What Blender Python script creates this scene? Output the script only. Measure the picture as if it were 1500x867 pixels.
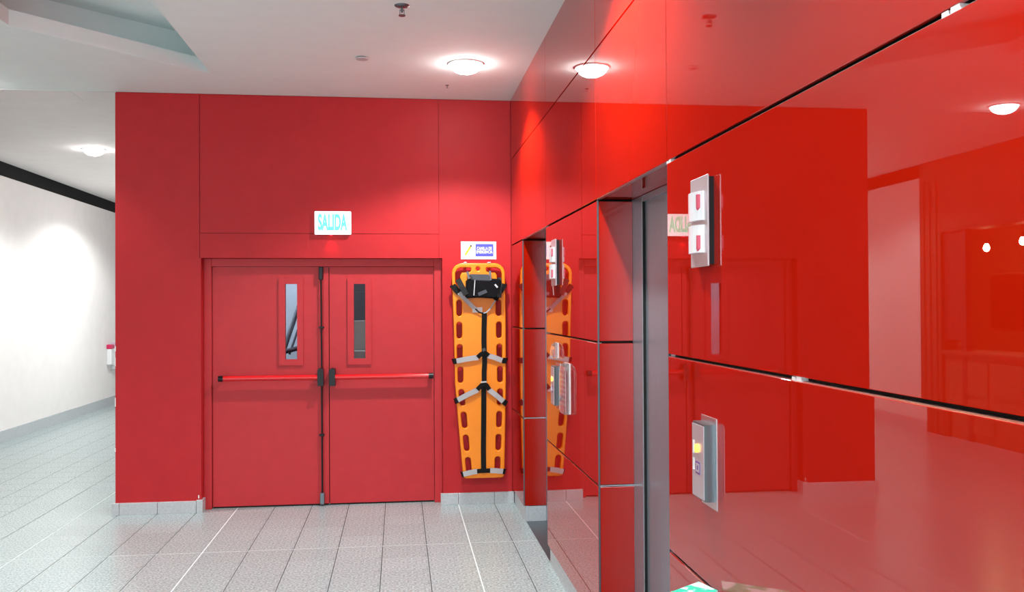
import bpy, bmesh, math, random
from mathutils import Vector, Matrix
random.seed(7)
for o in list(bpy.data.objects):
    bpy.data.objects.remove(o)
S = bpy.context.scene
COL = S.collection
PI = math.pi

# ------------------------------------------------------------------ camera, world, light, exposure
YAW, PITCH, ROLL, FPX = 0.1236, 0.0102, -0.0050, 1336.0
cam_d = bpy.data.cameras.new('camera')
cam = bpy.data.objects.new('camera', cam_d)
COL.objects.link(cam)
fw = Vector((math.sin(YAW)*math.cos(PITCH), math.cos(YAW)*math.cos(PITCH), math.sin(PITCH)))
rt = Vector((math.cos(YAW), -math.sin(YAW), 0))
up = rt.cross(fw)
r2 = rt*math.cos(ROLL) + up*math.sin(ROLL)
u2 = up*math.cos(ROLL) - rt*math.sin(ROLL)
M = Matrix((r2, u2, -fw)).transposed().to_4x4()
M.translation = (0, 0, 1.65)
cam.matrix_world = M
cam_d.sensor_fit = 'HORIZONTAL'
cam_d.sensor_width = 36.0
cam_d.lens = 36.0*FPX/1500.0
cam_d.clip_start = 0.05
cam_d.clip_end = 200
S.camera = cam

w = bpy.data.worlds.new('world')
S.world = w
w.use_nodes = True
w.node_tree.nodes['Background'].inputs[0].default_value = (0.86, 0.94, 1.0, 1)   # flat overcast daylight
w.node_tree.nodes['Background'].inputs[1].default_value = 3.4
S.view_settings.view_transform = 'Standard'
S.view_settings.look = 'None'
S.view_settings.gamma = 1.0
S.view_settings.use_curve_mapping = False
S.view_settings.exposure = 0.48
LAMP_W = 165.0            # light of one downlight

# ------------------------------------------------------------------ key dimensions (metres)
XR, YB, XL, H = 0.938, 7.598, -2.24, 3.372       # glass wall, red wall, its left end, ceiling
XW, HC = -4.83, 3.445                            # far left wall, corridor ceiling
Z0, Z1, Z2, Z3, ZB = 2.869, 2.150, 1.472, 0.789, 0.122
YD = 7.718                                       # door leaf face
XD = 1.113                                       # lift door frame face
YREAR = -6.0

# ------------------------------------------------------------------ materials
MATS = {}
def mat(name, col, rough=0.5, metal=0.0, ior=1.5, emit=None, estr=0.0, noise=None, bump=None, trans=0.0, alpha=1.0, spec=0.5, var=0.0):
    m = bpy.data.materials.new(name); m.use_nodes = True
    nt = m.node_tree; b = nt.nodes['Principled BSDF']
    b.inputs['Base Color'].default_value = (*col, 1)
    b.inputs['Roughness'].default_value = rough
    b.inputs['Metallic'].default_value = metal
    b.inputs['IOR'].default_value = ior
    b.inputs['Specular IOR Level'].default_value = spec
    b.inputs['Transmission Weight'].default_value = trans
    b.inputs['Alpha'].default_value = alpha
    if emit:
        b.inputs['Emission Color'].default_value = (*emit, 1)
        b.inputs['Emission Strength'].default_value = estr
    tc = nt.nodes.new('ShaderNodeTexCoord')
    if noise:                                   # (scale, amount, stretch xyz)
        sc, am, st = noise
        mp = nt.nodes.new('ShaderNodeMapping'); mp.inputs['Scale'].default_value = st
        nz = nt.nodes.new('ShaderNodeTexNoise'); nz.inputs['Scale'].default_value = sc; nz.inputs['Detail'].default_value = 4
        nt.links.new(tc.outputs['Object'], mp.inputs[0]); nt.links.new(mp.outputs[0], nz.inputs['Vector'])
        rp = nt.nodes.new('ShaderNodeMapRange')
        rp.inputs['From Min'].default_value = 0.3; rp.inputs['From Max'].default_value = 0.7
        rp.inputs['To Min'].default_value = 1-am; rp.inputs['To Max'].default_value = 1+am
        nt.links.new(nz.outputs[0], rp.inputs[0])
        vm = nt.nodes.new('ShaderNodeVectorMath'); vm.operation = 'SCALE'
        vm.inputs[0].default_value = col
        fac = rp.outputs[0]
        if var:
            oi = nt.nodes.new('ShaderNodeObjectInfo')
            r3 = nt.nodes.new('ShaderNodeMapRange'); r3.inputs['To Min'].default_value = 1-var; r3.inputs['To Max'].default_value = 1+var
            nt.links.new(oi.outputs['Random'], r3.inputs[0])
            mu = nt.nodes.new('ShaderNodeMath'); mu.operation = 'MULTIPLY'
            nt.links.new(fac, mu.inputs[0]); nt.links.new(r3.outputs[0], mu.inputs[1]); fac = mu.outputs[0]
        nt.links.new(fac, vm.inputs['Scale'])
        nt.links.new(vm.outputs[0], b.inputs['Base Color'])
    if bump:                                    # (scale, strength)
        n2 = nt.nodes.new('ShaderNodeTexNoise'); n2.inputs['Scale'].default_value = bump[0]; n2.inputs['Detail'].default_value = 3
        nt.links.new(tc.outputs['Object'], n2.inputs['Vector'])
        bp_ = nt.nodes.new('ShaderNodeBump'); bp_.inputs['Strength'].default_value = bump[1]; bp_.inputs['Distance'].default_value = 0.002
        nt.links.new(n2.outputs[0], bp_.inputs['Height']); nt.links.new(bp_.outputs[0], b.inputs['Normal'])
    MATS[name] = m
    return m

mat('ceiling_paint', (0.815, 0.905, 0.895), 0.9, noise=(6, 0.015, (1, 1, 1)))
mat('white_paint', (0.86, 0.81, 0.80), 0.85, noise=(5, 0.02, (1, 1, 1)))
mat('red_paint', (0.49, 0.019, 0.024), 0.45, noise=(7, 0.04, (1, 1, 1)), bump=(260, 0.12), spec=0.22)
mat('door_red', (0.53, 0.030, 0.037), 0.42, noise=(9, 0.04, (1, 1, 1)), bump=(260, 0.10), spec=0.28)
mat('red_glass', (0.41, 0.008, 0.0010), 0.0, ior=1.68)
mat('bar_red', (0.72, 0.012, 0.016), 0.18)
mat('black_gap', (0.006, 0.005, 0.005), 0.8)
mat('black_plastic', (0.004, 0.004, 0.005), 0.35, spec=0.3)
mat('black_band', (0.004, 0.004, 0.005), 0.6, spec=0.1)
mat('grout', (0.04, 0.04, 0.04), 0.9)
mat('white_grout', (0.66, 0.74, 0.74), 0.8)
mat('granite', (0.355, 0.425, 0.43), 0.24, noise=(75, 0.42, (1, 1, 1)), var=0.04)
mat('skirting_stone', (0.50, 0.52, 0.54), 0.25, noise=(60, 0.10, (1, 1, 1)))
mat('steel', (0.32, 0.385, 0.44), 0.33, metal=0.65, noise=(30, 0.10, (30, 30, 0.4)))
mat('bright_steel', (0.75, 0.75, 0.77), 0.3, metal=1.0)
mat('dark_steel', (0.16, 0.19, 0.21), 0.35, metal=0.8)
mat('plate_steel', (0.62, 0.60, 0.64), 0.35, metal=0.6)
mat('lens_white', (0.80, 0.80, 0.83), 0.08)
mat('lens_red', (0.62, 0.10, 0.16), 0.15)
mat('lens_green', (0.25, 0.75, 0.60), 0.2, emit=(0.1, 0.8, 0.55), estr=0.25)
mat('amber', (1.0, 0.55, 0.05), 0.3, emit=(1.0, 0.45, 0.04), estr=3.0)
mat('purple', (0.16, 0.09, 0.30), 0.3)
mat('lamp_glow', (1, 1, 1), 0.5, emit=(1.0, 0.97, 0.95), estr=40.0)
mat('bulb_glow', (1, 0.8, 0.5), 0.5, emit=(1.0, 0.70, 0.33), estr=260.0)
mat('white_plastic', (0.82, 0.82, 0.82), 0.35)
mat('sign_face', (0.9, 0.9, 0.9), 0.3, emit=(0.95, 1.0, 1.0), estr=0.95)
mat('sign_green', (0.05, 0.8, 0.45), 0.3, emit=(0.12, 0.95, 0.74), estr=0.85)
mat('led_red', (1, 0.02, 0.05), 0.3, emit=(1, 0.01, 0.04), estr=8.0)
mat('plaque_white', (0.88, 0.89, 0.90), 0.3)
mat('plaque_blue', (0.075, 0.085, 0.62), 0.3)
mat('plaque_yellow', (0.85, 0.72, 0.03), 0.4)
mat('ink_black', (0.02, 0.02, 0.02), 0.5)
mat('board_orange', (0.95, 0.27, 0.008), 0.33, noise=(4, 0.04, (1, 1, 1)))
mat('strap_black', (0.004, 0.004, 0.005), 0.6, spec=0.2, bump=(400, 0.4))
mat('strap_grey', (0.46, 0.45, 0.46), 0.55, bump=(400, 0.4))
mat('pad_black', (0.003, 0.003, 0.004), 0.55, spec=0.15, bump=(90, 0.5))
mat('flap_grey', (0.06, 0.068, 0.085), 0.45)
mat('label_white', (0.93, 0.90, 0.88), 0.5)
mat('acrylic', (0.95, 0.95, 0.97), 0.04, trans=0.92, ior=1.49)
mat('pane', (0.93, 0.96, 0.97), 0.0, trans=1.0, ior=1.02)
mat('leaflet', (0.72, 0.30, 0.34), 0.4)
mat('paper_white', (0.85, 0.83, 0.83), 0.5)
mat('pink_red', (0.62, 0.02, 0.10), 0.35)
mat('lavender', (0.60, 0.48, 0.62), 0.4)
mat('light_grey', (0.55, 0.56, 0.58), 0.4)
mat('stair_wall', (0.46, 0.56, 0.64), 0.8)
mat('stair_dark', (0.035, 0.038, 0.045), 0.6, noise=(3, 0.3, (1, 1, 1)))
mat('stair_tread', (0.20, 0.215, 0.20), 0.5)
mat('rail_dark', (0.03, 0.035, 0.05), 0.3)
mat('wood_dark', (0.17, 0.07, 0.035), 0.5, noise=(8, 0.2, (6, 6, 0.5)))
mat('shop_dark', (0.07, 0.035, 0.025), 0.6)
mat('menu_dark', (0.02, 0.015, 0.015), 0.5)
mat('counter_wood', (0.24, 0.11, 0.05), 0.4, noise=(6, 0.15, (1, 1, 5)))
mat('stand_red', (0.25, 0.01, 0.012), 0.4)
m = mat('leaflet_green', (0.05, 0.62, 0.40), 0.35)                       # green and white printed card
nt = m.node_tree; vz = nt.nodes.new('ShaderNodeTexNoise'); vz.inputs['Scale'].default_value = 28
cr = nt.nodes.new('ShaderNodeValToRGB')
cr.color_ramp.elements[0].position = 0.46; cr.color_ramp.elements[0].color = (0.02, 0.62, 0.42, 1)
cr.color_ramp.elements[1].position = 0.56; cr.color_ramp.elements[1].color = (0.80, 0.90, 0.88, 1)
tcn = nt.nodes.new('ShaderNodeTexCoord')
nt.links.new(tcn.outputs['Object'], vz.inputs['Vector']); nt.links.new(vz.outputs[0], cr.inputs[0])
nt.links.new(cr.outputs[0], nt.nodes['Principled BSDF'].inputs['Base Color'])
m = mat('brick', (0.4, 0.2, 0.12), 0.8)                                  # far brick, seen only as a reflection
nt = m.node_tree; bt = nt.nodes.new('ShaderNodeTexBrick')
bt.inputs['Color1'].default_value = (0.42, 0.20, 0.12, 1); bt.inputs['Color2'].default_value = (0.33, 0.14, 0.08, 1)
bt.inputs['Mortar'].default_value = (0.55, 0.48, 0.42, 1); bt.inputs['Scale'].default_value = 4.5
tcn = nt.nodes.new('ShaderNodeTexCoord'); mpn = nt.nodes.new('ShaderNodeMapping')
mpn.inputs['Rotation'].default_value = (PI/2, 0, PI/2)
sx = nt.nodes.new('ShaderNodeSeparateXYZ'); cx = nt.nodes.new('ShaderNodeCombineXYZ')
nt.links.new(tcn.outputs['Object'], sx.inputs[0]); nt.links.new(sx.outputs['Y'], cx.inputs['X']); nt.links.new(sx.outputs['Z'], cx.inputs['Y'])
nt.links.new(cx.outputs[0], bt.inputs['Vector']); nt.links.new(bt.outputs[0], nt.nodes['Principled BSDF'].inputs['Base Color'])

# ------------------------------------------------------------------ helpers
WL = {}                                  # world location of every object made here
def finish(o, parent):
    COL.objects.link(o)
    if parent is not None:
        o.parent = parent
        WL[o.name] = WL[parent.name]
    return o
def tag(o, label, cat, group=None, kind=None):
    o['label'] = label; o['category'] = cat
    if group: o['group'] = group
    if kind: o['kind'] = kind
    return o
def thing(name, loc, label, cat, group=None, kind=None):
    o = bpy.data.objects.new(name, None); o.empty_display_size = 0.05
    COL.objects.link(o); o.location = loc; WL[o.name] = Vector(loc)
    return tag(o, label, cat, group, kind)
def obj(name, bm, m, parent=None, smooth=False, loc=None):
    """bm is in world coordinates; loc is the origin of a top-level mesh"""
    me = bpy.data.meshes.new(name)
    off = WL[parent.name] if parent is not None else Vector(loc or (0, 0, 0))
    bmesh.ops.translate(bm, verts=bm.verts, vec=-off)
    bm.to_mesh(me); bm.free()
    if smooth:
        for p in me.polygons: p.use_smooth = True
    me.materials.append(MATS[m])
    o = bpy.data.objects.new(name, me)
    if parent is None:
        o.location = off; WL[o.name] = Vector(off)
    return finish(o, parent)
def B(*boxes, bevel=0.0, seg=2):
    """one bmesh of axis-aligned boxes (x0,x1,y0,y1,z0,z1)"""
    bm = bmesh.new()
    for b in boxes:
        x0, x1, y0, y1, z0, z1 = b
        v = [bm.verts.new(p) for p in ((x0,y0,z0),(x1,y0,z0),(x1,y1,z0),(x0,y1,z0),(x0,y0,z1),(x1,y0,z1),(x1,y1,z1),(x0,y1,z1))]
        for f in ((3,2,1,0),(4,5,6,7),(0,1,5,4),(1,2,6,5),(2,3,7,6),(3,0,4,7)): bm.faces.new([v[i] for i in f])
    if bevel:
        bmesh.ops.bevel(bm, geom=list(bm.edges), offset=bevel, segments=seg, profile=0.5, affect='EDGES')
    return bm
def tube(p, q, r, n=14, r2=None, bm=None):
    bm = bm or bmesh.new()
    p, q = Vector(p), Vector(q); d = (q-p).normalized()
    a = d.orthogonal().normalized(); b = d.cross(a); r2 = r if r2 is None else r2
    A = [bm.verts.new(p + (a*math.cos(t)+b*math.sin(t))*r) for t in (2*PI*i/n for i in range(n))]
    Q = [bm.verts.new(q + (a*math.cos(t)+b*math.sin(t))*r2) for t in (2*PI*i/n for i in range(n))]
    for i in range(n): bm.faces.new((A[i], A[(i+1)%n], Q[(i+1)%n], Q[i]))
    bm.faces.new(A[::-1]); bm.faces.new(Q)
    return bm
def lathe(cx, cy, prof, n=32):
    """prof: (r, z) from axis outwards; revolve about z"""
    bm = bmesh.new(); rings = []
    for r, z in prof:
        if r < 1e-6: rings.append([bm.verts.new((cx, cy, z))])
        else: rings.append([bm.verts.new((cx+r*math.cos(2*PI*i/n), cy+r*math.sin(2*PI*i/n), z)) for i in range(n)])
    for A, Q in zip(rings, rings[1:]):
        for i in range(n):
            j = (i+1) % n
            if len(A) == 1 and len(Q) == 1: continue
            if len(A) == 1: bm.faces.new((A[0], Q[j], Q[i]))
            elif len(Q) == 1: bm.faces.new((A[i], A[j], Q[0]))
            else: bm.faces.new((A[i], A[j], Q[j], Q[i]))
    bmesh.ops.recalc_face_normals(bm, faces=bm.faces)
    return bm
def prism(poly, axis, a0, a1):
    """extrude a 2D polygon; axis 'y': poly=(x,z); 'x': poly=(y,z); 'z': poly=(x,y)"""
    bm = bmesh.new()
    def P(u, v, a): return {'y': (u, a, v), 'x': (a, u, v), 'z': (u, v, a)}[axis]
    A = [bm.verts.new(P(u, v, a0)) for u, v in poly]; Q = [bm.verts.new(P(u, v, a1)) for u, v in poly]
    n = len(poly)
    for i in range(n): bm.faces.new((A[i], A[(i+1)%n], Q[(i+1)%n], Q[i]))
    bm.faces.new(A[::-1]); bm.faces.new(Q)
    bmesh.ops.recalc_face_normals(bm, faces=bm.faces)
    return bm
def plate_hole(x0, x1, z0, z1, hx0, hx1, hz0, hz1, y0, y1):
    return B((x0, hx0, y0, y1, z0, z1), (hx1, x1, y0, y1, z0, z1), (hx0, hx1, y0, y1, z0, hz0), (hx0, hx1, y0, y1, hz1, z1))
def text_bm(body, width, height, depth=0.001, bold=0.0):
    """lettering as a bmesh in the xz plane facing -y, centred on the origin, scaled to width x height"""
    cu = bpy.data.curves.new('lettering', 'FONT'); cu.body = body; cu.extrude = 0.5; cu.offset = bold
    cu.align_x = 'CENTER'; cu.space_line = 0.85
    t = bpy.data.objects.new('lettering', cu); COL.objects.link(t)
    dg = bpy.context.evaluated_depsgraph_get(); me = bpy.data.meshes.new_from_object(t.evaluated_get(dg))
    bm = bmesh.new(); bm.from_mesh(me)
    bpy.data.objects.remove(t); bpy.data.meshes.remove(me); bpy.data.curves.remove(cu)
    xs = [v.co.x for v in bm.verts]; ys = [v.co.y for v in bm.verts]
    cx, cy, sx, sy = (min(xs)+max(xs))/2, (min(ys)+max(ys))/2, width/(max(xs)-min(xs)), height/(max(ys)-min(ys))
    for v in bm.verts: v.co = Vector(((v.co.x-cx)*sx, -v.co.z*depth, (v.co.y-cy)*sy))
    return bm
def move(bm, x, y, z):
    bmesh.ops.translate(bm, verts=bm.verts, vec=(x, y, z)); return bm
def ribbon(pts, wd, th=0.003):
    """flat strap along 3D points in front of a wall facing -y; width lies in the xz plane"""
    bm = bmesh.new(); P = [Vector(p) for p in pts]; rings = []
    for i, p in enumerate(P):
        d = (P[min(i+1, len(P)-1)] - P[max(i-1, 0)]); d.y = 0; d.normalize()
        n = Vector((-d.z, 0, d.x))*wd/2; t = Vector((0, th, 0))
        rings.append([bm.verts.new(c) for c in (p-n, p+n, p+n-t, p-n-t)])
    for A, Q in zip(rings, rings[1:]):
        for k in range(4): bm.faces.new((A[k], A[(k+1)%4], Q[(k+1)%4], Q[k]))
    bm.faces.new(rings[0]); bm.faces.new(rings[-1][::-1])
    bmesh.ops.recalc_face_normals(bm, faces=bm.faces)
    return bm
def part_copy(src, parent, loc=(0, 0, 0)):
    c = src.copy(); COL.objects.link(c); c.parent = parent; c.location = loc
    return c

# ------------------------------------------------------------------ floor: slab, single tiles, white joints
floor = obj('floor', B((-9.0, 3.0, YREAR, 18.5, -0.12, -0.004)), 'grout')
tag(floor, 'grey granite tiled floor running from the lobby into the corridor', 'floor', kind='structure')
TX0, TY0, TP = 0.485, 6.35, 0.30
WHITE_X = (-2.515, -1.315, 0.485); WHITE_Y = (6.35,)
def tile_bm(x, y, gx=0.005, gy=0.0014):
    return B((x+gx/2, x+TP-gx/2, y+gy/2, y+TP-gy/2, -0.014, 0.0))
ix0, ix1 = math.floor((XW-TX0)/TP), math.ceil((XR+0.02-TX0)/TP)
tiles, rest = [], []
for i in range(ix0, ix1):
    for j in range(math.floor((YREAR-TY0)/TP), math.ceil((18.2-TY0)/TP)):
        x, y = TX0+i*TP, TY0+j*TP
        if x < XW-0.3 or x+TP > XR+0.35: continue
        if x > XL-0.02 and y > 7.75: continue
        near = 4.9 < y < 8.6 and x > -3.4 and (y > 5.4 or x > -1.7)
        (tiles if near else rest).append((x, y))
first = obj('floor_tile', tile_bm(0, 0), 'granite', floor)
for k, (x, y) in enumerate(tiles):
    if k == 0: first.location = (x, y, 0)
    else: part_copy(first, floor, (x, y, 0))
bm = bmesh.new()
for x, y in rest:
    g = 0.0022
    v = [bm.verts.new(p) for p in ((x+g, y+g, 0), (x+TP-g, y+g, 0), (x+TP-g, y+TP-g, 0), (x+g, y+TP-g, 0))]
    bm.faces.new(v)
o = obj('floor_tile_field', bm, 'granite', floor); o['kind'] = 'stuff'
for x in WHITE_X:
    y1 = 18 if x < XL else 7.72
    obj('white_joint', B((x-0.0035, x+0.0035, YREAR, y1, -0.003, 0.0006)), 'white_grout', floor)
obj('white_joint', B((XW, XR+0.02, TY0-0.0013, TY0+0.0013, -0.003, 0.0005)), 'white_grout', floor)

# ------------------------------------------------------------------ ceiling with slanted coffer
bm = bmesh.new()
def face(*ps):
    return bm.faces.new([bm.verts.new(p) for p in ps])
CX0, CX1 = -2.355, -1.372
cof = [(CX0, -2.5), (CX0, 5.88), (CX1, 6.945), (CX1, -1.4)]
X0c, X1c, Y1c = XW-0.15, XR+0.25, 7.62
face((X0c, YREAR, H), (CX0, YREAR, H), (CX0, Y1c, H), (X0c, Y1c, H))
face((CX1, YREAR, H), (X1c, YREAR, H), (X1c, Y1c, H), (CX1, Y1c, H))
face((CX0, 5.88, H), (CX1, 6.945, H), (CX1, Y1c, H), (CX0, Y1c, H))
face((CX0, YREAR, H), (CX1, YREAR, H), (CX1, -1.4, H), (CX0, -2.5, H))
LIP, HI, SB = 0.10, 0.30, 0.25
big = [(CX0-SB, -2.5-SB), (CX0-SB, 5.88+SB*0.55), (CX1+SB*0.4, 6.945+SB*1.1), (CX1+SB, -1.4-SB)]
for k in range(4):
    a, b = cof[k], cof[(k+1) % 4]; c, d = big[k], big[(k+1) % 4]
    face((*a, H), (*b, H), (*b, H+LIP), (*a, H+LIP))
    face((*a, H+LIP), (*b, H+LIP), (*d, H+LIP), (*c, H+LIP))
    face((*c, H+LIP), (*d, H+LIP), (*d, H+HI), (*c, H+HI))
face(*[(*p, H+HI) for p in big])
face((X0c, Y1c, H), (XL, Y1c, H), (XL, Y1c, HC), (X0c, Y1c, HC))                 # step up to the corridor ceiling
face((X0c-3.5, YREAR, H+0.6), (X1c+0.3, YREAR, H+0.6), (X1c+0.3, 18.4, H+0.6), (X0c-3.5, 18.4, H+0.6))   # slab above
ceiling = obj('ceiling', bm, 'ceiling_paint')
tag(ceiling, 'white plaster ceiling with a slanted recessed coffer', 'ceiling', kind='structure')
cc = obj('ceiling_corridor', B((X0c, XL, Y1c, 18.2, HC, HC+0.03)), 'white_paint')
tag(cc, 'warm white corridor ceiling beyond the joint left of the red wall', 'ceiling', kind='structure')
obj('panel_joint', B((XW, XL, 7.612, 7.621, H-0.0015, H+0.001)), 'light_grey', ceiling)
obj('seam', prism([(-2.70, 7.84), (-2.692, 7.84), (-2.702, 8.30), (-2.71, 8.30)], 'z', HC-0.002, HC-0.0002), 'light_grey', cc)

# ------------------------------------------------------------------ red wall with double door opening
OX0, OX1, OZ = -1.58, 0.36, 2.045
wall_back = obj('wall_back', B((XL, OX0, YB+0.012, 7.88, 0, HC+0.1), (OX1, XR+0.3, YB+0.012, 7.88, 0, HC+0.1), (OX0, OX1, YB+0.012, 7.88, OZ, HC+0.1)), 'red_paint')
tag(wall_back, 'red painted panelled wall around the double fire doors', 'wall', kind='structure')
ZT = H-0.010
def rpanel(*boxes): return obj('wall_panel', B(*boxes), 'red_paint', wall_back)
rpanel((XL, -1.5925, YB, YB+0.014, 0.09, ZT), (-1.5925, OX0, YB, YB+0.014, 0.09, OZ-0.002))
rpanel((-1.5875, 0.3305, YB, YB+0.014, 2.2465, ZT))
rpanel((-1.5875, 0.3305, YB, YB+0.014, OZ, 2.2420))
rpanel((OX1, XR-0.002, YB, YB+0.014, 0.09, ZT), (0.3355, OX1, YB, YB+0.014, OZ, ZT))
# pale paint chips at the outer corner and beside the skirting
obj('paint_chip', B((XL-0.004, XL+0.003, YB-0.001, YB+0.012, 0.86, 0.93), (XL-0.004, XL+0.002, YB-0.001, YB+0.012, 1.18, 1.25),
    (XL-0.004, XL+0.004, YB-0.001, YB+0.012, 1.30, 1.34), (XL-0.004, XL+0.002, YB-0.001, YB+0.012, 0.50, 0.53)), 'white_paint', wall_back)
obj('paint_chip', B((-1.604, -1.596, YB-0.0015, YB+0.002, 0.112, 0.138)), 'white_paint', wall_back)
# corridor side of the red block, and its closing walls
wr = obj('wall_corridor', B((XL, XL+0.12, 7.88, 18.2, 0, HC+0.1)), 'white_paint')
tag(wr, 'white corridor wall behind the red wall', 'wall', kind='structure')
we = obj('wall_end', B((XW-0.2, XL+0.12, 18.2, 18.35, 0, HC+0.1)), 'white_paint')
tag(we, 'white wall closing the far end of the corridor', 'wall', kind='structure')

# skirting stones
def skirting(name, label, parts):
    r = thing(name, parts[0][0:1] + (parts[0][2], 0), label, 'skirting', kind='structure')
    for p in parts: obj('skirting_tile', B(p, bevel=0.0012, seg=1), 'skirting_stone', r)
    return r
y0, y1 = YB-0.022, YB+0.012
skirting('baseboard_back_left', 'grey stone skirting below the red wall left of the doors',
    [(XL-0.022, XL+0.034, y0, y1, 0, 0.094), (XL+0.036, -1.917, y0, y1, 0, 0.094), (-1.914, -1.617, y0, y1, 0, 0.094), (-1.614, -1.566, y0, y1+0.08, 0, 0.102)])
skirting('baseboard_back_right', 'grey stone skirting below the orange rescue board',
    [(0.340, 0.4835, y0, y1, 0, 0.094), (0.4865, 0.7835, y0, y1, 0, 0.094), (0.7865, XR+0.012, y0, y1, 0, 0.094)])

# ------------------------------------------------------------------ double fire door
door = thing('door_1', (-0.61, YD, 0), 'red double fire door with push bars and slim windows', 'door', kind='structure')
FY = 7.690
frame_l = obj('door_frame', B((OX0+0.0, -1.517, FY, 7.80, 0, OZ), (0.294, OX1, FY, 7.80, 0, OZ), (-1.517, 0.294, FY, 7.80, 1.979, OZ), bevel=0.003, seg=1), 'door_red', door)
def leaf(x0, x1, wx0, wx1, name='door_leaf'):
    gx0, gx1 = wx0+0.050, wx1-0.048
    lf = obj(name, plate_hole(x0, x1, 0.014, 1.976, gx0, gx1, 1.212, 1.836, YD, YD+0.05), 'door_red', door)
    obj('window_frame', plate_hole(wx0, wx1, 1.164, 1.880, gx0+0.001, gx1-0.001, 1.213, 1.835, YD-0.018, YD+0.004), 'door_red', lf)
    obj('glass_pane', B((gx0, gx1, YD+0.022, YD+0.028, 1.212, 1.836)), 'pane', lf)
    obj('bottom_seal', B((x0+0.004, x1-0.004, YD+0.01, YD+0.04, 0.002, 0.016)), 'black_gap', lf)
    return lf
la = leaf(-1.513, -0.580, -0.982, -0.785)
lb = leaf(-0.572, 0.290, -0.423, -0.228)
obj('rebate', B((-0.620, -0.578, YD-0.006, YD+0.002, 0.016, 1.974)), 'door_red', la)
obj('rebate_shadow_gap', B((-0.580, -0.572, YD+0.02, YD+0.045, 0.014, 1.976)), 'black_gap', la)
def push_bar(lf, xa, xb, xcase, s):
    """xa end cap .. xb case; s=+1 case on the right"""
    z, yb = 1.066, YD-0.078
    obj('push_bar', tube((xa, yb, z), (xb, yb, z), 0.021, 20), 'bar_red', lf, smooth=False)
    obj('end_cap', tube((xa-s*0.004, yb, z), (xa+s*0.034, yb, z), 0.0235, 20), 'black_plastic', lf)
    obj('end_bracket', B((min(xa, xa+s*0.034), max(xa, xa+s*0.034), yb, YD, z-0.018, z+0.018), bevel=0.004), 'black_plastic', lf)
    obj('latch_case', prism([(xcase-0.024, z-0.07), (xcase+0.024, z-0.07), (xcase+0.024, z+0.06), (xcase+0.012, z+0.072), (xcase-0.012, z+0.072), (xcase-0.024, z+0.06)], 'y', YD-0.10, YD), 'black_plastic', lf)
push_bar(la, -1.450, -0.650, -0.640, 1)
push_bar(lb, 0.280, -0.540, -0.545, -1)
rx = -0.634
obj('vertical_rod', tube((rx, YD-0.030, 1.13), (rx-0.004, YD-0.030, 1.90), 0.0075, 12, bm=tube((rx+0.002, YD-0.030, 0.10), (rx, YD-0.030, 1.0), 0.0075, 12)), 'black_plastic', la)
obj('top_latch', B((rx-0.021, rx+0.012, YD-0.052, YD, 1.870, 1.975), bevel=0.005), 'black_plastic', la)
obj('bottom_latch', B((rx-0.016, rx+0.020, YD-0.052, YD, 0.016, 0.110), bevel=0.005), 'dark_steel', la)
for zz in (1.475, 0.585):
    obj('rod_guide', B((rx-0.022, rx+0.020, YD-0.040, YD, zz-0.007, zz+0.007), bevel=0.002), 'black_plastic', la)

# stairwell behind the doors
for nm, bxs, mt, lab in (
        ('wall_stairwell_back', (XL+0.12, 2.3, 10.6, 10.7, 0, 3.3), 'stair_wall', 'pale blue stairwell wall behind the fire door windows'),
        ('wall_stairwell_left', (XL+0.12, XL+0.2, 7.88, 10.6, 0, 3.3), 'stair_wall', 'pale blue left side wall of the stairwell'),
        ('wall_stairwell_right', (2.2, 2.3, 7.88, 10.6, 0, 3.3), 'stair_wall', 'pale blue right side wall of the stairwell'),
        ('ceiling_stairwell', (XL+0.12, 2.3, 7.88, 10.7, 3.2, 3.3), 'stair_wall', 'pale ceiling of the stairwell behind the doors'),
        ('floor_stairwell', (XL+0.12, 2.3, 7.80, 10.7, -0.1, 0.0), 'grout', 'grey landing of the stairwell behind the doors')):
    tag(obj(nm, B(bxs), mt), lab, nm.split('_')[0], kind='structure')
st = thing('stair_flight', (-0.2, 9.3, 0), 'dark concrete stair flight seen through the right door window', 'stairs')
for k in range(8):
    obj('step', B((-0.78, 0.5, 8.6+0.22*k, 8.6+0.22*k+0.26, 0.30*k, 0.30*k+0.30), bevel=0.004, seg=1), 'stair_tread' if k in (3, 4) else 'stair_dark', st)
hr = thing('stair_handrail', (-1.05, 9.3, 0), 'dark metal stair handrail seen through the left door window', 'handrail')
obj('top_rail', tube((-1.13, 9.2, 1.20), (-0.82, 9.9, 2.35), 0.022, 12), 'rail_dark', hr)
obj('lower_rail', tube((-1.07, 9.2, 1.18), (-0.76, 9.9, 2.30), 0.012, 12), 'rail_dark', hr)
obj('rail_return', tube((-1.13, 9.2, 1.20), (-0.98, 9.2, 1.24), 0.024, 12), 'rail_dark', hr)
obj('post', tube((-0.98, 9.2, 0.0), (-0.98, 9.2, 1.24), 0.018, 12), 'rail_dark', hr)
sl = thing('stairwell_lamp', (-1.6, 9.0, 3.2), 'white ceiling lamp inside the stairwell behind the doors', 'lamp')
obj('shade', lathe(-1.6, 9.0, [(0.0, 3.12), (0.10, 3.13), (0.14, 3.16), (0.15, 3.2)]), 'lamp_glow', sl)
ld = bpy.data.lights.new('stairwell_light', 'POINT'); ld.energy = 70; ld.color = (0.85, 0.94, 1.0); ld.shadow_soft_size = 0.12
lo = bpy.data.objects.new('stairwell_light', ld); COL.objects.link(lo); lo.parent = sl; lo.location = (0, 0, -0.15)

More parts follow.
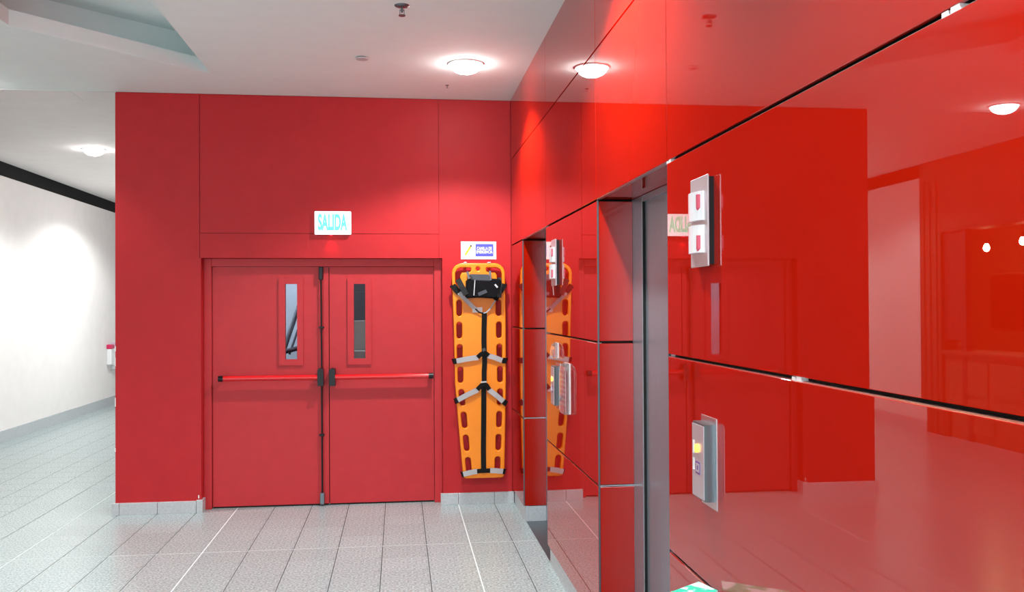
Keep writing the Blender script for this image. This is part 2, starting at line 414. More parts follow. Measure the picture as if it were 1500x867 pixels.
# ------------------------------------------------------------------ right wall: red glass cladding and two lifts
E1 = (3.112, 4.262); E2 = (5.768, 6.902)         # lift openings along y
YN = [3.112, 0.42, -2.3, YREAR]
TH = 0.010
back = []
for a, b in ((YREAR, E1[0]-0.014), (E1[1]+0.014, E2[0]-0.014), (E2[1]+0.014, YB+0.012)):
    back.append((XR+0.022, XD+0.30, a, b, 0.0, Z1))
back.append((XR+0.022, XD+0.30, YREAR, YB+0.012, Z1+0.014, H+0.1))
wall_right = obj('wall_right', B(*back), 'black_gap')
tag(wall_right, 'glossy red glass clad wall with two lift openings', 'wall', kind='structure')
G = 0.0055                                        # half of a horizontal joint
def gpanel(y0, y1, z0, z1, tilt=0.0):
    bm = B((XR, XR+TH, y0+0.0018, y1-0.0018, z0, z1), bevel=0.0012, seg=1)
    o = obj('glass_panel', bm, 'red_glass', wall_right)
    if tilt:
        T = Matrix.Translation((XR, y1, 0)) @ Matrix.Rotation(tilt, 4, 'Z') @ Matrix.Translation((-XR, -y1, 0))
        o.data.transform(T)
    return o
rows = [(ZB, Z3-G), (Z3+G, Z2-G), (Z2+G, Z1-G)]
for y0, y1 in ((E2[1], YB-0.001), (E1[1], E2[0])):
    for z0, z1 in rows: gpanel(y0, y1, z0, z1)
for k, (y1, y0) in enumerate(zip(YN, YN[1:])):
    for n, (z0, z1) in enumerate(rows): gpanel(y0, y1, z0, z1, -0.0035 if (k == 0 and n < 2) else 0.0)
ups = [YB-0.001, E2[1]+0.02, E2[0], E1[1]+0.012, E1[0]] + YN[1:]
for y1, y0 in zip(ups, ups[1:]):
    gpanel(y0, y1, Z1+G, Z0-G*0.7); gpanel(y0, y1, Z0+G*0.7, H+0.02)
# thin metal profiles lying in the horizontal joints
for y0, y1 in ((E2[1], YB), (E1[1], E2[0]), (YREAR, E1[0])):
    for z in (Z3, Z2) + ((Z1,) if y1 == E1[0] else ()):
        obj('joint_profile', B((XR+0.004, XR+0.020, y0, y1, z-G, z-G+0.0022)), 'bright_steel', wall_right)
for a, b in (E1, E2):
    obj('joint_profile', B((XR+0.001, XR+0.02, a, b, Z1+G-0.004, Z1+G-0.0008)), 'bright_steel', wall_right)
for y, z in ((2.077, Z2), (1.455, Z1), (3.098, Z1)):                    # small white blocks set in the joints
    obj('white_block', B((XR+0.001, XR+0.02, y-0.028, y-0.004, z-G, z+G), (XR+0.001, XR+0.02, y+0.004, y+0.022, z-G, z+G-0.002)), 'white_plastic', wall_right)
# reveals, soffits and corner trims
for (a, b) in (E1, E2):
    for s, y in ((1, b), (-1, a)):
        ya, yb = (y, y+TH) if s > 0 else (y-TH, y)
        for z0, z1 in rows:
            obj('reveal_panel', B((XR+0.011, XD, ya, yb, z0, z1-0.001), bevel=0.001, seg=1), 'red_glass', wall_right)
        obj('reveal_profile', B((XR+0.011, XD, ya+0.001, yb-0.001, Z3-0.003, Z3+0.003)), 'bright_steel', wall_right)
        obj('corner_trim', B((XR+0.001, XR+0.0095, min(y, y-s*0.0022), max(y, y-s*0.0022), ZB, Z1-0.002)), 'dark_steel', wall_right)
        obj('reveal_base', B((XR+0.018, XD, ya, yb, 0.0, ZB-0.004)), 'skirting_stone', wall_right)
    obj('soffit_panel', B((XR+0.011, XD+0.12, a+0.001, b-0.001, Z1+0.004, Z1+0.014)), 'red_glass', wall_right)
# stone base under the glass
for y0, y1, nm in ((E2[1]+TH, YB-0.022, 'a'), (E1[1]+TH, E2[0]-TH, 'b'), (YREAR, E1[0]-TH, 'c')):
    r = thing({'a': 'baseboard_right_far', 'b': 'baseboard_right_middle', 'c': 'baseboard_right_near'}[nm], (XR+0.02, y0, 0),
        {'a': 'grey stone base under the red glass in the far corner', 'b': 'grey stone base under the red glass between the lifts', 'c': 'grey stone base under the nearest red glass panels'}[nm], 'skirting', kind='structure')
    n = max(1, round((y1-y0)/0.6)); L = (y1-y0)/n
    for k in range(n):
        obj('skirting_tile', B((XR+0.015, XR+0.04, y0+k*L+0.001, y0+(k+1)*L-0.001, 0, ZB-0.003)), 'skirting_stone', r)
# lift doors
def lift(name, a, b, label):
    r = thing(name, (XD, (a+b)/2, 0), label, 'lift door', kind='structure')
    ja, jb = a+0.172, b-0.172
    obj('jamb', B((XD, XD+0.10, jb, b+0.012, 0.006, Z1+0.003), bevel=0.002, seg=1), 'steel', r)
    obj('jamb', B((XD, XD+0.10, a-0.012, ja, 0.006, Z1+0.003), bevel=0.002, seg=1), 'steel', r)
    obj('head_frame', B((XD, XD+0.10, ja+0.002, jb-0.002, Z1-0.026, Z1+0.003), bevel=0.002, seg=1), 'steel', r)
    mid = (a+b)/2
    obj('sliding_door', B((XD+0.014, XD+0.08, mid+0.002, jb-0.0005, 0.008, Z1-0.02)), 'steel', r)
    obj('sliding_door', B((XD+0.014, XD+0.08, ja+0.0005, mid-0.002, 0.008, Z1-0.02)), 'steel', r)
    obj('gap_shade', B((XD+0.002, XD+0.014, jb-0.006, jb-0.0005, 0.008, Z1-0.026)), 'black_gap', r)  # black strip painted in for the shaded gap between jamb and door
    obj('track_gap', B((XD+0.085, XD+0.10, ja-0.01, jb+0.01, 0.0, Z1)), 'black_gap', r)
    obj('sill', B((XR+0.022, XD+0.10, a+0.001, b-0.001, -0.01, 0.004)), 'dark_steel', r)
lift('door_2', *E1, 'steel lift door in the nearer red glass opening')
lift('door_3', *E2, 'steel lift door in the farther red glass opening')

# ------------------------------------------------------------------ left wall, black band, skirting, shop front
YS = 11.05                                           # end of the white wall
wl = obj('wall_left', B((XW-0.15, XW, YS, 18.2, 0, HC+0.1)), 'white_paint')
tag(wl, 'long white corridor wall on the left under a black band', 'wall', kind='structure')
tr = obj('trim_1', B((XW-0.001, XW+0.006, YS, 18.2, 3.272, HC)), 'black_band')
tag(tr, 'black shadow band along the top of the white corridor wall', 'trim', kind='structure')
r = thing('baseboard_left', (XW, YS, 0), 'grey stone skirting along the white corridor wall', 'skirting', kind='structure')
for k in range(12):
    obj('skirting_tile', B((XW, XW+0.018, YS+k*0.595+0.001, YS+(k+1)*0.595-0.001, 0, 0.145)), 'skirting_stone', r)
sf = thing('shop_front', (XW, 9.0, 0), 'dark timber shop front reflected in the red glass', 'shop front', kind='structure')
obj('pillar', B((XW-0.2, XW+0.02, 10.60, YS, 0, HC+0.1), bevel=0.01, seg=1), 'wood_dark', sf)
for y in (10.66, 10.80, 10.93):
    obj('pillar_batten', B((XW+0.02, XW+0.035, y, y+0.05, 0.02, 3.2)), 'wood_dark', sf)
obj('fascia', B((XW-0.2, XW+0.01, -2.0, 10.60, 2.53, HC+0.1)), 'wood_dark', sf)
for k in range(8):
    obj('fascia_board', B((XW+0.01, XW+0.02, 10.60-(k+1)*0.6+0.004, 10.60-k*0.6-0.004, 2.56, 3.36)), 'wood_dark', sf)
obj('window_mullion', B((XW-0.08, XW, 10.12, 10.20, 0, 2.53)), 'shop_dark', sf)
obj('side_panel', B((XW-0.06, XW-0.03, 10.20, 10.60, 1.2, 2.53)), 'shop_dark', sf)
obj('counter_front', B((XW-0.25, XW-0.02, 4.2, 10.58, 0, 1.02)), 'counter_wood', sf)
for k in range(8):
    for z0, z1 in ((0.10, 0.50), (0.55, 0.97)):
        obj('counter_panel', B((XW-0.02, XW-0.005, 10.52-(k+1)*0.78, 10.52-k*0.78-0.06, z0, z1), bevel=0.004, seg=1), 'counter_wood', sf)
obj('counter_top', B((XW-0.55, XW+0.04, 4.2, 10.58, 1.02, 1.07), bevel=0.006), 'wood_dark', sf)
obj('brick_wall', B((-7.6, -7.45, 4.0, 14.2, 0, 3.3)), 'brick', sf)
obj('shop_side', B((-7.6, XW-0.15, 14.0, 14.15, 0, 3.3), (-7.6, XW-0.15, 3.9, 4.0, 0, 3.3)), 'brick', sf)
obj('shop_ceiling', B((-7.6, XW-0.15, 3.9, 14.15, 3.3, 3.4)), 'shop_dark', sf)
obj('menu_board', B((-7.45, -7.40, 9.0, 13.36, 1.26, 2.07), bevel=0.006), 'menu_dark', sf)
for k, (y, z) in enumerate(((11.71, 2.42), (10.97, 2.46), (9.9, 2.46))):
    lab = ('warm glowing pendant bulb hanging before the shop brick wall', 'second warm pendant bulb at the right edge of the reflection', 'third warm pendant bulb hanging above the shop counter')[k]
    bl = thing('pendant_bulb', (-6.2, y, z), lab, 'lamp', 'pendant bulbs in the shop')
    obj('bulb', lathe(-6.2, y, [(0, z-0.06), (0.03, z-0.05), (0.045, z-0.015), (0.035, z+0.025), (0.018, z+0.05), (0.0, z+0.05)], 16), 'bulb_glow', bl, smooth=True)
    obj('holder', tube((-6.2, y, z+0.05), (-6.2, y, z+0.11), 0.02, 12), 'black_plastic', bl)
    obj('cord', tube((-6.2, y, z+0.11), (-6.2, y, 3.3), 0.005, 8), 'black_plastic', bl)
wl2 = obj('wall_left_near', B((XW-0.15, XW, YREAR, 4.0, 0, 2.53)), 'white_paint')
tag(wl2, 'white wall beside the shop front near the rear opening', 'wall', kind='structure')
# added open front behind the camera, posts and rails only, letting daylight in
er = thing('daylight_opening', (-2, YREAR, 0), 'wide open front added behind the viewer to let daylight in', 'window', kind='structure')
for k in range(6):
    x = XW + k*(XR-XW)/5
    obj('mullion', B((x-0.03, x+0.03, YREAR-0.06, YREAR, 0, H)), 'dark_steel', er)
for z in (0.0, 2.3, H-0.06):
    obj('transom', B((XW, XR, YREAR-0.05, YREAR-0.01, z, z+0.06)), 'dark_steel', er)

# ------------------------------------------------------------------ ceiling things
def downlight(x, y, z, label, power=LAMP_W, cone=130):
    r = thing('downlight', (x, y, z), label, 'downlight', 'round ceiling downlights')
    obj('trim_ring', lathe(x, y, [(0.112, z-0.001), (0.112, z-0.010), (0.128, z-0.008), (0.134, z+0.001)]), 'white_plastic', r, smooth=True)
    prof = [(0.0, z-0.074)] + [(0.112*math.sin(t), z-0.004-0.070*math.cos(t)) for t in (0.25, 0.5, 0.75, 1.0, 1.25, 1.5)] + [(0.112, z)]
    obj('lens', lathe(x, y, prof), 'lamp_glow', r, smooth=True)
    ld = bpy.data.lights.new('downlight_beam', 'SPOT'); ld.energy = power; ld.color = (0.93, 1.0, 0.99)
    ld.spot_size = math.radians(cone); ld.spot_blend = 0.4; ld.shadow_soft_size = 0.05
    lo = bpy.data.objects.new('downlight_beam', ld); COL.objects.link(lo); lo.parent = r; lo.location = (0, 0, -0.092)
downlight(0.48, 6.47, H, 'bright round downlight in white ceiling before the red doors')
downlight(0.48, 3.62, H, 'round downlight above the nearer lift opening')
downlight(0.48, 0.77, H, 'round downlight over the viewer beside the glass wall')
downlight(0.48, -2.1, H, 'round downlight by the rear opening beside the glass wall')
downlight(-3.43, 10.85, HC, 'bright round downlight in the corridor ceiling beside the black band', 125, 145)
downlight(-3.40, 14.0, HC, 'round downlight deep in the corridor behind the red wall', 190, 150)
downlight(-3.38, 7.36, H, 'round downlight reflected at the right edge of the red glass')
downlight(-3.38, 4.15, H, 'round downlight left of the ceiling coffer')
downlight(-3.38, 0.95, H, 'round downlight left of the coffer behind the viewer')

def sprinkler(x, y, label, sc=1.0):
    r = thing('sprinkler', (x, y, H), label, 'sprinkler', 'ceiling sprinklers')
    obj('rosette', lathe(x, y, [(0, H-0.012*sc), (0.022*sc, H-0.011*sc), (0.042*sc, H-0.004*sc), (0.044*sc, H+0.001)]), 'dark_steel', r, smooth=True)
    obj('stem', tube((x, y, H-0.04*sc), (x, y, H-0.01*sc), 0.007*sc, 10), 'dark_steel', r)
    obj('yoke', B((x-0.014*sc, x-0.010*sc, y-0.003, y+0.003, H-0.055*sc, H-0.025*sc), (x+0.010*sc, x+0.014*sc, y-0.003, y+0.003, H-0.055*sc, H-0.025*sc), (x-0.011*sc, x+0.011*sc, y-0.003, y+0.003, H-0.029*sc, H-0.025*sc)), 'dark_steel', r)
    obj('deflector', lathe(x, y, [(0, H-0.060*sc), (0.020*sc, H-0.060*sc), (0.020*sc, H-0.055*sc), (0, H-0.055*sc)], 16), 'dark_steel', r)
sprinkler(0.025, 5.25, 'small metal sprinkler hanging at the top edge of the ceiling')
sprinkler(0.382, 7.12, 'tiny metal sprinkler near the top of the red wall', 0.35)
r = thing('concealed_sprinkler', (-0.245, 6.38, H), 'flat grey round sprinkler cover in the ceiling left of the downlight', 'sprinkler')
obj('cover_plate', lathe(-0.245, 6.38, [(0, H-0.016), (0.040, H-0.015), (0.045, H-0.011), (0.045, H-0.007), (0, H-0.007)]), 'light_grey', r)
obj('cup', lathe(-0.245, 6.38, [(0.030, H-0.007), (0.030, H+0.001)]), 'dark_steel', r)

# ------------------------------------------------------------------ exit sign
ex = thing('exit_sign', (-0.530, YB, 2.232), 'white lit exit sign with green lettering above the doors', 'exit sign')
ex0, ex1, ez0, ez1 = -0.677, -0.384, 2.234, 2.424
obj('housing', B((ex0+0.004, ex1-0.004, YB-0.030, YB, ez0+0.004, ez1-0.004), bevel=0.003), 'light_grey', ex)
fc = obj('lit_face', B((ex0, ex1, YB-0.046, YB-0.030, ez0, ez1), bevel=0.006), 'sign_face', ex)
obj('lettering', move(text_bm('SALIDA', 0.236, 0.138, 0.001, 0.045), (ex0+ex1)/2-0.002, YB-0.0466, (ez0+ez1)/2+0.006), 'sign_green', ex)
obj('indicator_led', tube((-0.545, YB-0.035, ez0-0.006), (-0.545, YB-0.035, ez0+0.004), 0.006, 10), 'led_red', ex)
ld = bpy.data.lights.new('led_light', 'SPOT'); ld.energy = 0.9; ld.color = (1, 0.02, 0.06); ld.shadow_soft_size = 0.004; ld.spot_size = math.radians(75); ld.spot_blend = 0.9
lo = bpy.data.objects.new('led_light', ld); COL.objects.link(lo); lo.parent = ex; lo.location = (-0.015, -0.036, -0.012); lo.rotation_euler = (math.radians(14), 0, 0)

# ------------------------------------------------------------------ emergency stretcher plaque
pq = thing('stretcher_sign', (0.664, YB, 2.036), 'small white and blue stretcher plaque above the orange board', 'sign')
def pb(x0, x1, z0, z1, d, m, nm, par=pq): return obj(nm, B((x0, x1, YB-d, YB, z0, z1)), m, par)
px0, px1, pz0, pz1 = 0.516, 0.812, 2.036, 2.184
base_p = pb(px0, px1, pz0, pz1, 0.006, 'plaque_white', 'plate')
obj('border', plate_hole(px0+0.010, px1-0.010, pz0+0.010, pz1-0.010, px0+0.012, px1-0.012, pz0+0.012, pz1-0.012, YB-0.0065, YB), 'light_grey', pq)
pb(0.638, 0.788, 2.060, 2.164, 0.0072, 'plaque_blue', 'blue_field')
obj('lettering', move(text_bm('CAMILLA DE\nEMERGENCIA', 0.136, 0.056, 0.0008, 0.025), 0.713, YB-0.0080, 2.112), 'plaque_white', pq)
def rotrect(cx, cz, L, W, ang):
    c, s = math.cos(ang), math.sin(ang)
    return [(cx+c*u-s*v, cz+s*u+c*v) for u, v in ((-L/2, -W/2), (L/2, -W/2), (L/2, W/2), (-L/2, W/2))]
an = math.radians(58)
obj('stretcher_symbol', prism(rotrect(0.578, 2.112, 0.095, 0.017, an), 'y', YB-0.0074, YB-0.004), 'plaque_yellow', pq)
c, s = math.cos(an), math.sin(an)
bmq = bmesh.new()
for k in range(5):
    u = -0.034+k*0.015
    q = prism(rotrect(0.578+c*u, 2.112+s*u, 0.007, 0.005, an), 'y', YB-0.0080, YB-0.0074)
    me = bpy.data.meshes.new('tmp'); q.to_mesh(me); q.free(); bmq.from_mesh(me); bpy.data.meshes.remove(me)
q = prism(rotrect(0.578+c*0.041, 2.112+s*0.041, 0.014, 0.015, an), 'y', YB-0.0080, YB-0.0074)
me = bpy.data.meshes.new('tmp'); q.to_mesh(me); q.free(); bmq.from_mesh(me); bpy.data.meshes.remove(me)
obj('symbol_straps', bmq, 'ink_black', pq)

# ------------------------------------------------------------------ orange rescue board
YF, YK = 7.510, 7.556                 # front and back of the board
def bx(px): return 0.699+(px-708)*0.00567
def bz(py): return 1.946-(py-395)*0.00565
board = thing('rescue_board', (0.69, YF+0.02, bz(700)), 'orange plastic rescue board hanging on the red wall', 'rescue board')
def arc(cx, cz, r, a0, a1, n=7): return [(cx+r*math.cos(a0+(a1-a0)*i/n), cz+r*math.sin(a0+(a1-a0)*i/n)) for i in range(n+1)]
xl_t, xr_t, xl_b, xr_b = bx(661.5), bx(739.0), bx(676.5), bx(737.0)
zt, zb_, zm = bz(385.5), bz(699.5), bz(560)
outl = arc(xr_t-0.085, zt-0.085, 0.085, 0, PI/2) + arc(xl_t+0.085, zt-0.085, 0.085, PI/2, PI)
outl += [(bx(664.0), bz(480)), (bx(665.5), zm), (bx(671), bz(630))] + arc(xl_b+0.03, zb_+0.03, 0.03, PI, 1.5*PI, 4) + arc(xr_b-0.03, zb_+0.03, 0.03, 1.5*PI, 2*PI, 4)
outl += [(bx(738.5), bz(630)), (bx(740.0), zm), (bx(740.0), bz(480))]
def slot(cx, cz, w_, h_, lean=0.0):
    r_ = w_/2; k = h_/2-r_
    p = arc(cx, cz+k, r_, 0, PI, 6) + arc(cx, cz-k, r_, PI, 2*PI, 6)
    return [(x+(z-cz)*lean, z) for x, z in p]
holes = []
for i, (pxl, pxr, py) in enumerate(((672.0, 729.5, 451), (672.0, 730.0, 483.5), (672.5, 730.5, 516), (673.5, 731.3, 548.5), (675.5, 731.0, 581.5), (678.5, 729.6, 614.5), (681.5, 728.4, 648), (684.5, 727.0, 680.5))):
    ln = 0.0 if i < 4 else -0.09
    holes.append(slot(bx(pxl), bz(py), 0.046, 0.135, ln)); holes.append(slot(bx(pxr), bz(py), 0.046, 0.135, -ln*0.3))
holes.append([(bx(699.5)+0.017*math.cos(t), bz(393.8)+0.017*math.sin(t)) for t in (2*PI*i/16 for i in range(16))])
def corner_grip(s, x_o):              # curved hand hole in a top corner
    xo, zo = x_o, zt-0.036
    p = [(0.125, 0.0), (0.045, 0.0), (0.018, -0.012), (0.0, -0.045), (0.0, -0.125), (0.010, -0.140), (0.030, -0.140), (0.040, -0.125), (0.042, -0.062), (0.056, -0.042), (0.110, -0.040), (0.128, -0.030), (0.132, -0.010)]
    return [(xo+s*u, zo+v) for u, v in p]
holes.append(corner_grip(1, xl_t+0.028)); holes.append(corner_grip(-1, xr_t-0.026))
cu = bpy.data.curves.new('board_outline', 'CURVE'); cu.dimensions = '2D'; cu.fill_mode = 'BOTH'
cu.extrude = (YK-YF)/2-0.009; cu.bevel_depth = 0.009; cu.bevel_resolution = 2; cu.offset = -0.009
for pts in [outl]+holes:
    sp = cu.splines.new('POLY'); sp.points.add(len(pts)-1); sp.use_cyclic_u = True
    for p_, (x, z) in zip(sp.points, pts): p_.co = (x, z, 0, 1)
tmp = bpy.data.objects.new('tmp', cu); COL.objects.link(tmp)
me = bpy.data.meshes.new_from_object(tmp.evaluated_get(bpy.context.evaluated_depsgraph_get()))
bpy.data.objects.remove(tmp)
bm = bmesh.new(); bm.from_mesh(me)
for v in bm.verts: v.co = Vector((v.co.x, (YF+YK)/2-v.co.z, v.co.y))
bmesh.ops.remove_doubles(bm, verts=bm.verts, dist=0.0002); bmesh.ops.recalc_face_normals(bm, faces=bm.faces)
obj('board', bm, 'board_orange', board)
for x in (bx(681), bx(716)):
    hk = obj('wall_hook', B((x-0.012, x+0.012, YF-0.004, YB-0.003, zt+0.001, zt+0.009), bevel=0.002, seg=1), 'white_plastic', board)
for x in (bx(688), bx(729)):
    obj('wall_peg', tube((x, YF-0.0, zb_-0.012), (x, YB-0.003, zb_-0.012), 0.010, 10), 'red_paint', board)
# head block with its flap
yh = YF-0.085
def quad_prism(pts, ya, yb): return prism([(bx(a), bz(b)) for a, b in pts], 'y', ya, yb)
bm = quad_prism([(681.5, 409), (694, 407.5), (731.5, 409), (731.8, 432), (724, 437.5), (700, 436), (680, 437)], yh, YF)
bmesh.ops.bevel(bm, geom=list(bm.edges), offset=0.012, segments=3, affect='EDGES')
hb = obj('head_block', bm, 'pad_black', board)
bm = quad_prism([(685, 402), (715, 402.5), (717, 413), (690, 411.5)], yh-0.008, yh+0.05)
bmesh.ops.bevel(bm, geom=list(bm.edges), offset=0.008, segments=2, affect='EDGES')
obj('flap', bm, 'flap_grey', hb)
obj('side_webbing', ribbon([(bx(683.5), YF-0.03, bz(398)), (bx(685.5), yh-0.002, bz(409))], 0.018), 'flap_grey', hb)
obj('side_webbing', ribbon([(bx(716.5), YF-0.03, bz(397)), (bx(716), yh-0.002, bz(411))], 0.018), 'flap_grey', hb)
obj('seam_piping', ribbon([(bx(693.8), yh-0.002, bz(410)), (bx(692), yh-0.004, bz(433))], 0.007), 'light_grey', hb)
obj('grey_patch', ribbon([(bx(698.5), yh-0.002, bz(431.5)), (bx(710.5), yh-0.002, bz(426.5))], 0.028), 'flap_grey', hb)
obj('grey_patch', ribbon([(bx(722.5), yh-0.002, bz(417)), (bx(726.5), yh-0.002, bz(421.5))], 0.014), 'light_grey', hb)
obj('strap_end', ribbon([(bx(670), YF-0.02, bz(409)), (bx(675), YF-0.06, bz(420)), (bx(681), yh-0.001, bz(432))], 0.045), 'strap_black', hb)
obj('strap_end', ribbon([(bx(729.5), YF-0.03, bz(407)), (bx(731), YF-0.07, bz(420)), (bx(728.5), yh-0.002, bz(436))], 0.036), 'strap_black', hb)
def strap(name, pts, wd, m, par=board):
    return obj(name, ribbon([(bx(a), YF-d, bz(b)) for a, b, d in pts], wd), m, par)
# shoulder straps
strap('shoulder_strap', [(661, 417, -0.03), (662.5, 418.5, 0.006), (667, 424, 0.012), (672.5, 429.5, 0.018)], 0.048, 'strap_black')
strap('reflective_strap', [(671.5, 428.5, 0.019), (678, 436, 0.022), (685, 443, 0.022), (691, 449, 0.02), (696, 453.5, 0.018)], 0.034, 'strap_grey')
strap('strap_tip', [(695, 452.5, 0.0195), (700, 457, 0.018), (705, 458.7, 0.016), (708, 459, 0.014)], 0.012, 'strap_black')
strap('shoulder_strap', [(740, 415, -0.03), (738.5, 417, 0.006), (735, 423, 0.012), (730.5, 429, 0.02), (724, 440, 0.03)], 0.040, 'strap_black')
strap('reflective_strap', [(726, 438, 0.025), (721, 445, 0.023), (716, 453, 0.02), (711, 457.5, 0.018), (707, 458.5, 0.0165)], 0.010, 'strap_grey')
strap('white_label', [(691, 454.0, 0.003), (705.5, 453.6, 0.003)], 0.042, 'label_white')
# centre strap
strap('centre_strap', [(708.3, 457.5, 0.012), (708.2, 464, 0.012), (707.8, 480, 0.010), (707.5, 500, 0.010), (708, 520, 0.012)], 0.042, 'strap_black')
strap('centre_strap', [(708, 518, 0.014), (708.5, 530, 0.010), (707.5, 545, 0.010), (707.5, 562, 0.014)], 0.040, 'strap_black')
strap('centre_strap', [(707.3, 560, 0.016), (707.0, 575, 0.010), (706.8, 600, 0.010), (706.4, 630, 0.010), (706.0, 660, 0.010), (706.2, 690, 0.012)], 0.042, 'strap_black')
def cross(pl, pr, mid):
    (a, b), (c_, d_), (e, f_) = pl
    strap('strap_end', [(a-1.2, b+0.4, -0.03), (a, b, 0.008), (c_, d_, 0.012)], 0.046, 'strap_black')
    strap('reflective_strap', [(c_, d_, 0.0135), ((c_+e)/2, (d_+f_)/2-0.5, 0.02), (e, f_, 0.018)], 0.042, 'strap_grey')
    (g, h), (i_, j), (k, l) = pr
    strap('reflective_strap', [(g, h, 0.018), ((g+i_)/2, (h+j)/2-0.5, 0.02), (i_, j, 0.0135)], 0.042, 'strap_grey')
    strap('strap_end', [(i_, j, 0.012), (k, l, 0.008), (k+1.2, l+0.4, -0.03)], 0.046, 'strap_black')
    strap('strap_knot', [(e-1, f_, 0.022)] + mid + [(g+1, h, 0.022)], 0.036, 'strap_black')
cross([(663, 528.5), (667.5, 528), (699, 523)], [(713, 520.5), (734, 528), (741, 528.5)], [(703.5, 518, 0.026), (708, 515, 0.026)])
cross([(665.5, 586.5), (669, 584.5), (698.5, 570)], [(714, 570), (735.5, 588), (740, 591.5)], [(703, 564, 0.026), (707.5, 561.5, 0.027), (711, 564, 0.026)])
cross([(674.8, 693), (676.5, 692.5), (697.5, 688.5)], [(714.5, 688), (734.5, 690), (738, 690.5)], [(702, 688, 0.022), (706, 688, 0.022), (710, 688, 0.022)])
strap('buckle', [(702.5, 559, 0.029), (711, 558.5, 0.029)], 0.012, 'light_grey')
strap('buckle', [(705, 512.5, 0.028), (709.5, 511, 0.028)], 0.024, 'flap_grey')

# ------------------------------------------------------------------ lift signals on the glass wall
def indicator(y, label):
    """y: near edge; plate reaches y+0.158"""
    z0, z1, x = 1.765, 2.040, XR
    r = thing('lift_indicator', (x, y+0.079, z0), label, 'indicator', 'lift floor indicators')
    obj('back_box', B((x-0.016, x, y+0.004, y+0.150, z0+0.006, z1-0.006)), 'black_plastic', r)
    obj('face_plate', B((x-0.022, x-0.016, y, y+0.158, z0, z1), bevel=0.0015, seg=1), 'plate_steel', r)
    for a, b in ((z0+0.042, z0+0.126), (z0+0.140, z0+0.228)):
        n = 8; bm = bmesh.new(); rows_ = []
        for i in range(n+1):
            t = i/n; yy = y+0.028+t*0.122
            d = 0.006+0.016*math.sin(PI*t)**0.6 if 0 < t < 1 else 0.004
            rows_.append([bm.verts.new((x-0.022-d, yy, a)), bm.verts.new((x-0.022-d, yy, b)), bm.verts.new((x-0.021, yy, b)), bm.verts.new((x-0.021, yy, a))])
        for A, Q in zip(rows_, rows_[1:]):
            for k in range(4): bm.faces.new((A[k], A[(k+1)%4], Q[(k+1)%4], Q[k]))
        bm.faces.new(rows_[0]); bm.faces.new(rows_[-1][::-1]); bmesh.ops.recalc_face_normals(bm, faces=bm.faces)
        ln = obj('display_lens', bm, 'lens_white', r)
        lo_ = a if a < z0+0.1 else a+0.026
        obj('red_arrow', prism([(y+0.036, lo_+0.012), (y+0.042, lo_+0.004), (y+0.050, lo_+0.012), (y+0.050, lo_+0.052), (y+0.036, lo_+0.052)], 'x', x-0.0405, x-0.030), 'lens_red', ln)
        obj('digit_window', B((x-0.0395, x-0.030, y+0.078, y+0.118, a+0.038, a+0.052)), 'lens_green', ln)
        obj('digit_window', B((x-0.0395, x-0.030, y+0.084, y+0.112, a+0.024, a+0.030)), 'light_grey', ln)
indicator(2.629, 'grey floor indicator plate on the glass beside the nearer lift')
indicator(5.285, 'grey floor indicator plate on the glass between the two lifts')
def call_station(y, label):
    z0, z1, x = 1.035, 1.309, XR
    r = thing('call_station', (x, y+0.07, z0), label, 'call button', 'lift call stations')
    obj('back_plate', B((x-0.004, x, y, y+0.138, z0, z1), bevel=0.001, seg=1), 'bright_steel', r)
    pr = [(x-0.004, y+0.018), (x-0.026, y+0.018), (x-0.032, y+0.026), (x-0.032, y+0.134), (x-0.028, y+0.137), (x-0.004, y+0.137)]
    obj('box', prism(pr, 'z', z0+0.024, z1-0.020), 'dark_steel', r)
    obj('front_plate', B((x-0.0345, x-0.032, y+0.028, y+0.134, z0+0.028, z1-0.026)), 'plate_steel', r)
    f = obj('call_button', tube((x-0.0345, y+0.085, z0+0.176), (x-0.040, y+0.085, z0+0.176), 0.013, 16), 'amber', r)
    obj('button_symbol', B((x-0.0355, x-0.0345, y+0.060, y+0.100, z0+0.098, z0+0.136)), 'purple', r)
    obj('symbol_ring', plate_hole_x(x-0.0365, x-0.0355, y+0.066, y+0.094, z0+0.104, z0+0.130, 0.006), 'plate_steel', r)
    obj('light_tab', B((x-0.0355, x-0.0345, y+0.112, y+0.126, z0+0.156, z0+0.196)), 'paper_white', r)
    obj('light_tab', B((x-0.0355, x-0.0345, y+0.112, y+0.126, z0+0.106, z0+0.142)), 'paper_white', r)
def plate_hole_x(x0, x1, y0, y1, z0, z1, t):
    return B((x0, x1, y0, y0+t, z0, z1), (x0, x1, y1-t, y1, z0, z1), (x0, x1, y0+t, y1-t, z0, z0+t), (x0, x1, y0+t, y1-t, z1-t, z1))
call_station(2.615, 'steel call button box with lit amber button by the nearer lift')
call_station(5.271, 'dark sided call button box on the glass between the lifts')

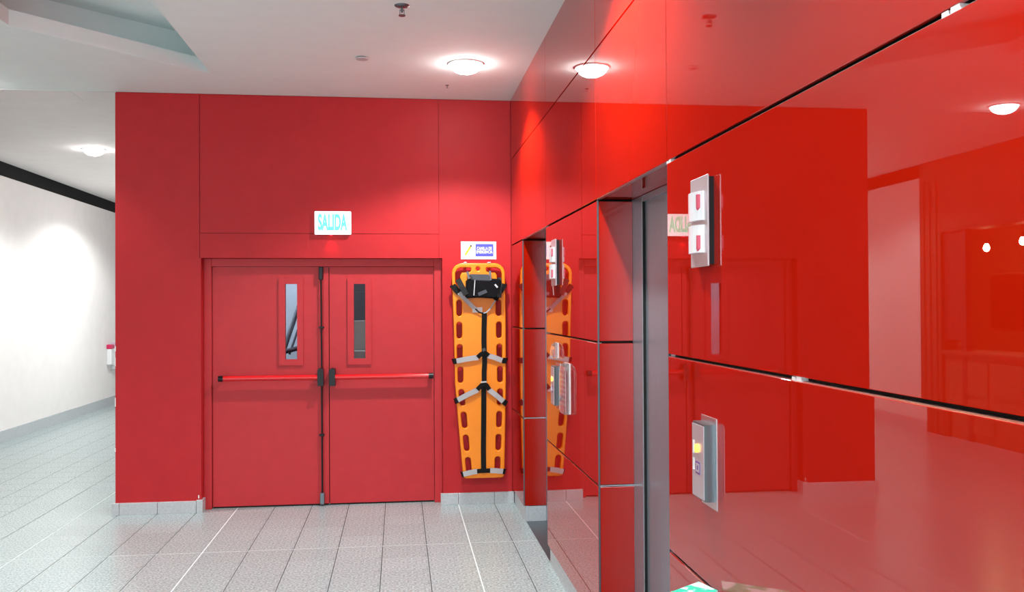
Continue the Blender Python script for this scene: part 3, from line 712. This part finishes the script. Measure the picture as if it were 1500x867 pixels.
# clear holders on the glass between the lifts
def holder(name, y0, y1, z0, z1, label, paper):
    x = XR; r = thing(name, (x, (y0+y1)/2, z0), label, 'sign holder')
    pr = [(z0, x-0.002), (z0, x-0.034), (z1-0.05, x-0.034), (z1-0.018, x-0.026), (z1, x-0.008), (z1, x-0.005), (z1-0.02, x-0.022), (z1-0.05, x-0.031), (z0+0.003, x-0.031), (z0+0.003, x-0.002)]
    bm = bmesh.new()
    A = [bm.verts.new((xx, y0, zz)) for zz, xx in pr]; Q = [bm.verts.new((xx, y1, zz)) for zz, xx in pr]; n = len(pr)
    for i in range(n): bm.faces.new((A[i], A[(i+1)%n], Q[(i+1)%n], Q[i]))
    bm.faces.new(A[::-1]); bm.faces.new(Q); bmesh.ops.recalc_face_normals(bm, faces=bm.faces)
    obj('clear_cover', bm, 'acrylic', r)
    sh = obj('sheet', B((x-0.026, x-0.024, y0+0.006, y1-0.006, z0+0.006, z1-0.04)), paper, r)
    obj('back_sheet', B((x-0.004, x, y0, y1, z0, z1)), 'paper_white', r)
    k = 0; z = z1-0.06
    while z > z0+0.04:
        obj('printed_line', B((x-0.0275, x-0.026, y0+0.016, y1-0.016-(0.02 if k % 3 == 2 else 0), z-0.012, z)), 'paper_white', sh); z -= 0.027; k += 1
holder('notice_holder', 4.960, 5.120, 1.045, 1.325, 'clear holder with red printed notice between the lifts', 'leaflet')
holder('small_notice_holder', 5.330, 5.430, 1.335, 1.425, 'small clear tag above the call box between the lifts', 'leaflet')

# ------------------------------------------------------------------ dispensers far down the corridor
def dispenser(x, y, z0, z1, d, w_, cap, label):
    r = thing('wall_dispenser', (x, y, z0), label, 'dispenser', 'wall dispensers in the corridor')
    obj('body', B((x, x+d, y, y+w_, z0, z1-0.075), bevel=0.012), 'white_plastic', r)
    obj('cap', B((x, x+d+0.004, y-0.004, y+w_+0.004, z1-0.073, z1), bevel=0.012), cap, r)
    return r
dispenser(XW, 15.90, 0.69, 1.03, 0.080, 0.16, 'pink_red', 'white wall dispenser with a red cap down the corridor')
r = dispenser(XW, 16.12, 0.67, 1.055, 0.12, 0.16, 'lavender', 'white wall dispenser with a mauve cap behind the red capped one')
obj('drip_tray', prism([(XW, 0.58), (XW+0.09, 0.62), (XW+0.11, 0.668), (XW, 0.668)], 'y', 16.13, 16.27), 'light_grey', r)

# ------------------------------------------------------------------ printed leaflet stand against the glass (mostly below the frame)
ax, ay, zt_ = 0.902, 2.690, 0.808
st_ = thing('leaflet_stand', (0.80, 2.58, 0), 'slim stand with a green and white printed top before the glass', 'stand')
d1, d2 = Vector((-0.80, -0.60)), Vector((0.28, -0.96))
def stand_poly(m0, m1, n0, n1):
    o_ = Vector((ax, ay)); return [tuple(o_+d1*a+d2*b) for a, b in ((m0, n0), (m1, n0), (m1, n1), (m0, n1))]
obj('body', prism(stand_poly(0.004, 0.20, 0.004, 0.092), 'z', 0.02, zt_-0.006), 'stand_red', st_)
obj('printed_top', prism(stand_poly(0, 0.204, 0, 0.096), 'z', zt_-0.006, zt_), 'leaflet_green', st_)
obj('foot', prism(stand_poly(-0.0, 0.23, -0.0, 0.098), 'z', 0.0, 0.02), 'black_plastic', st_)
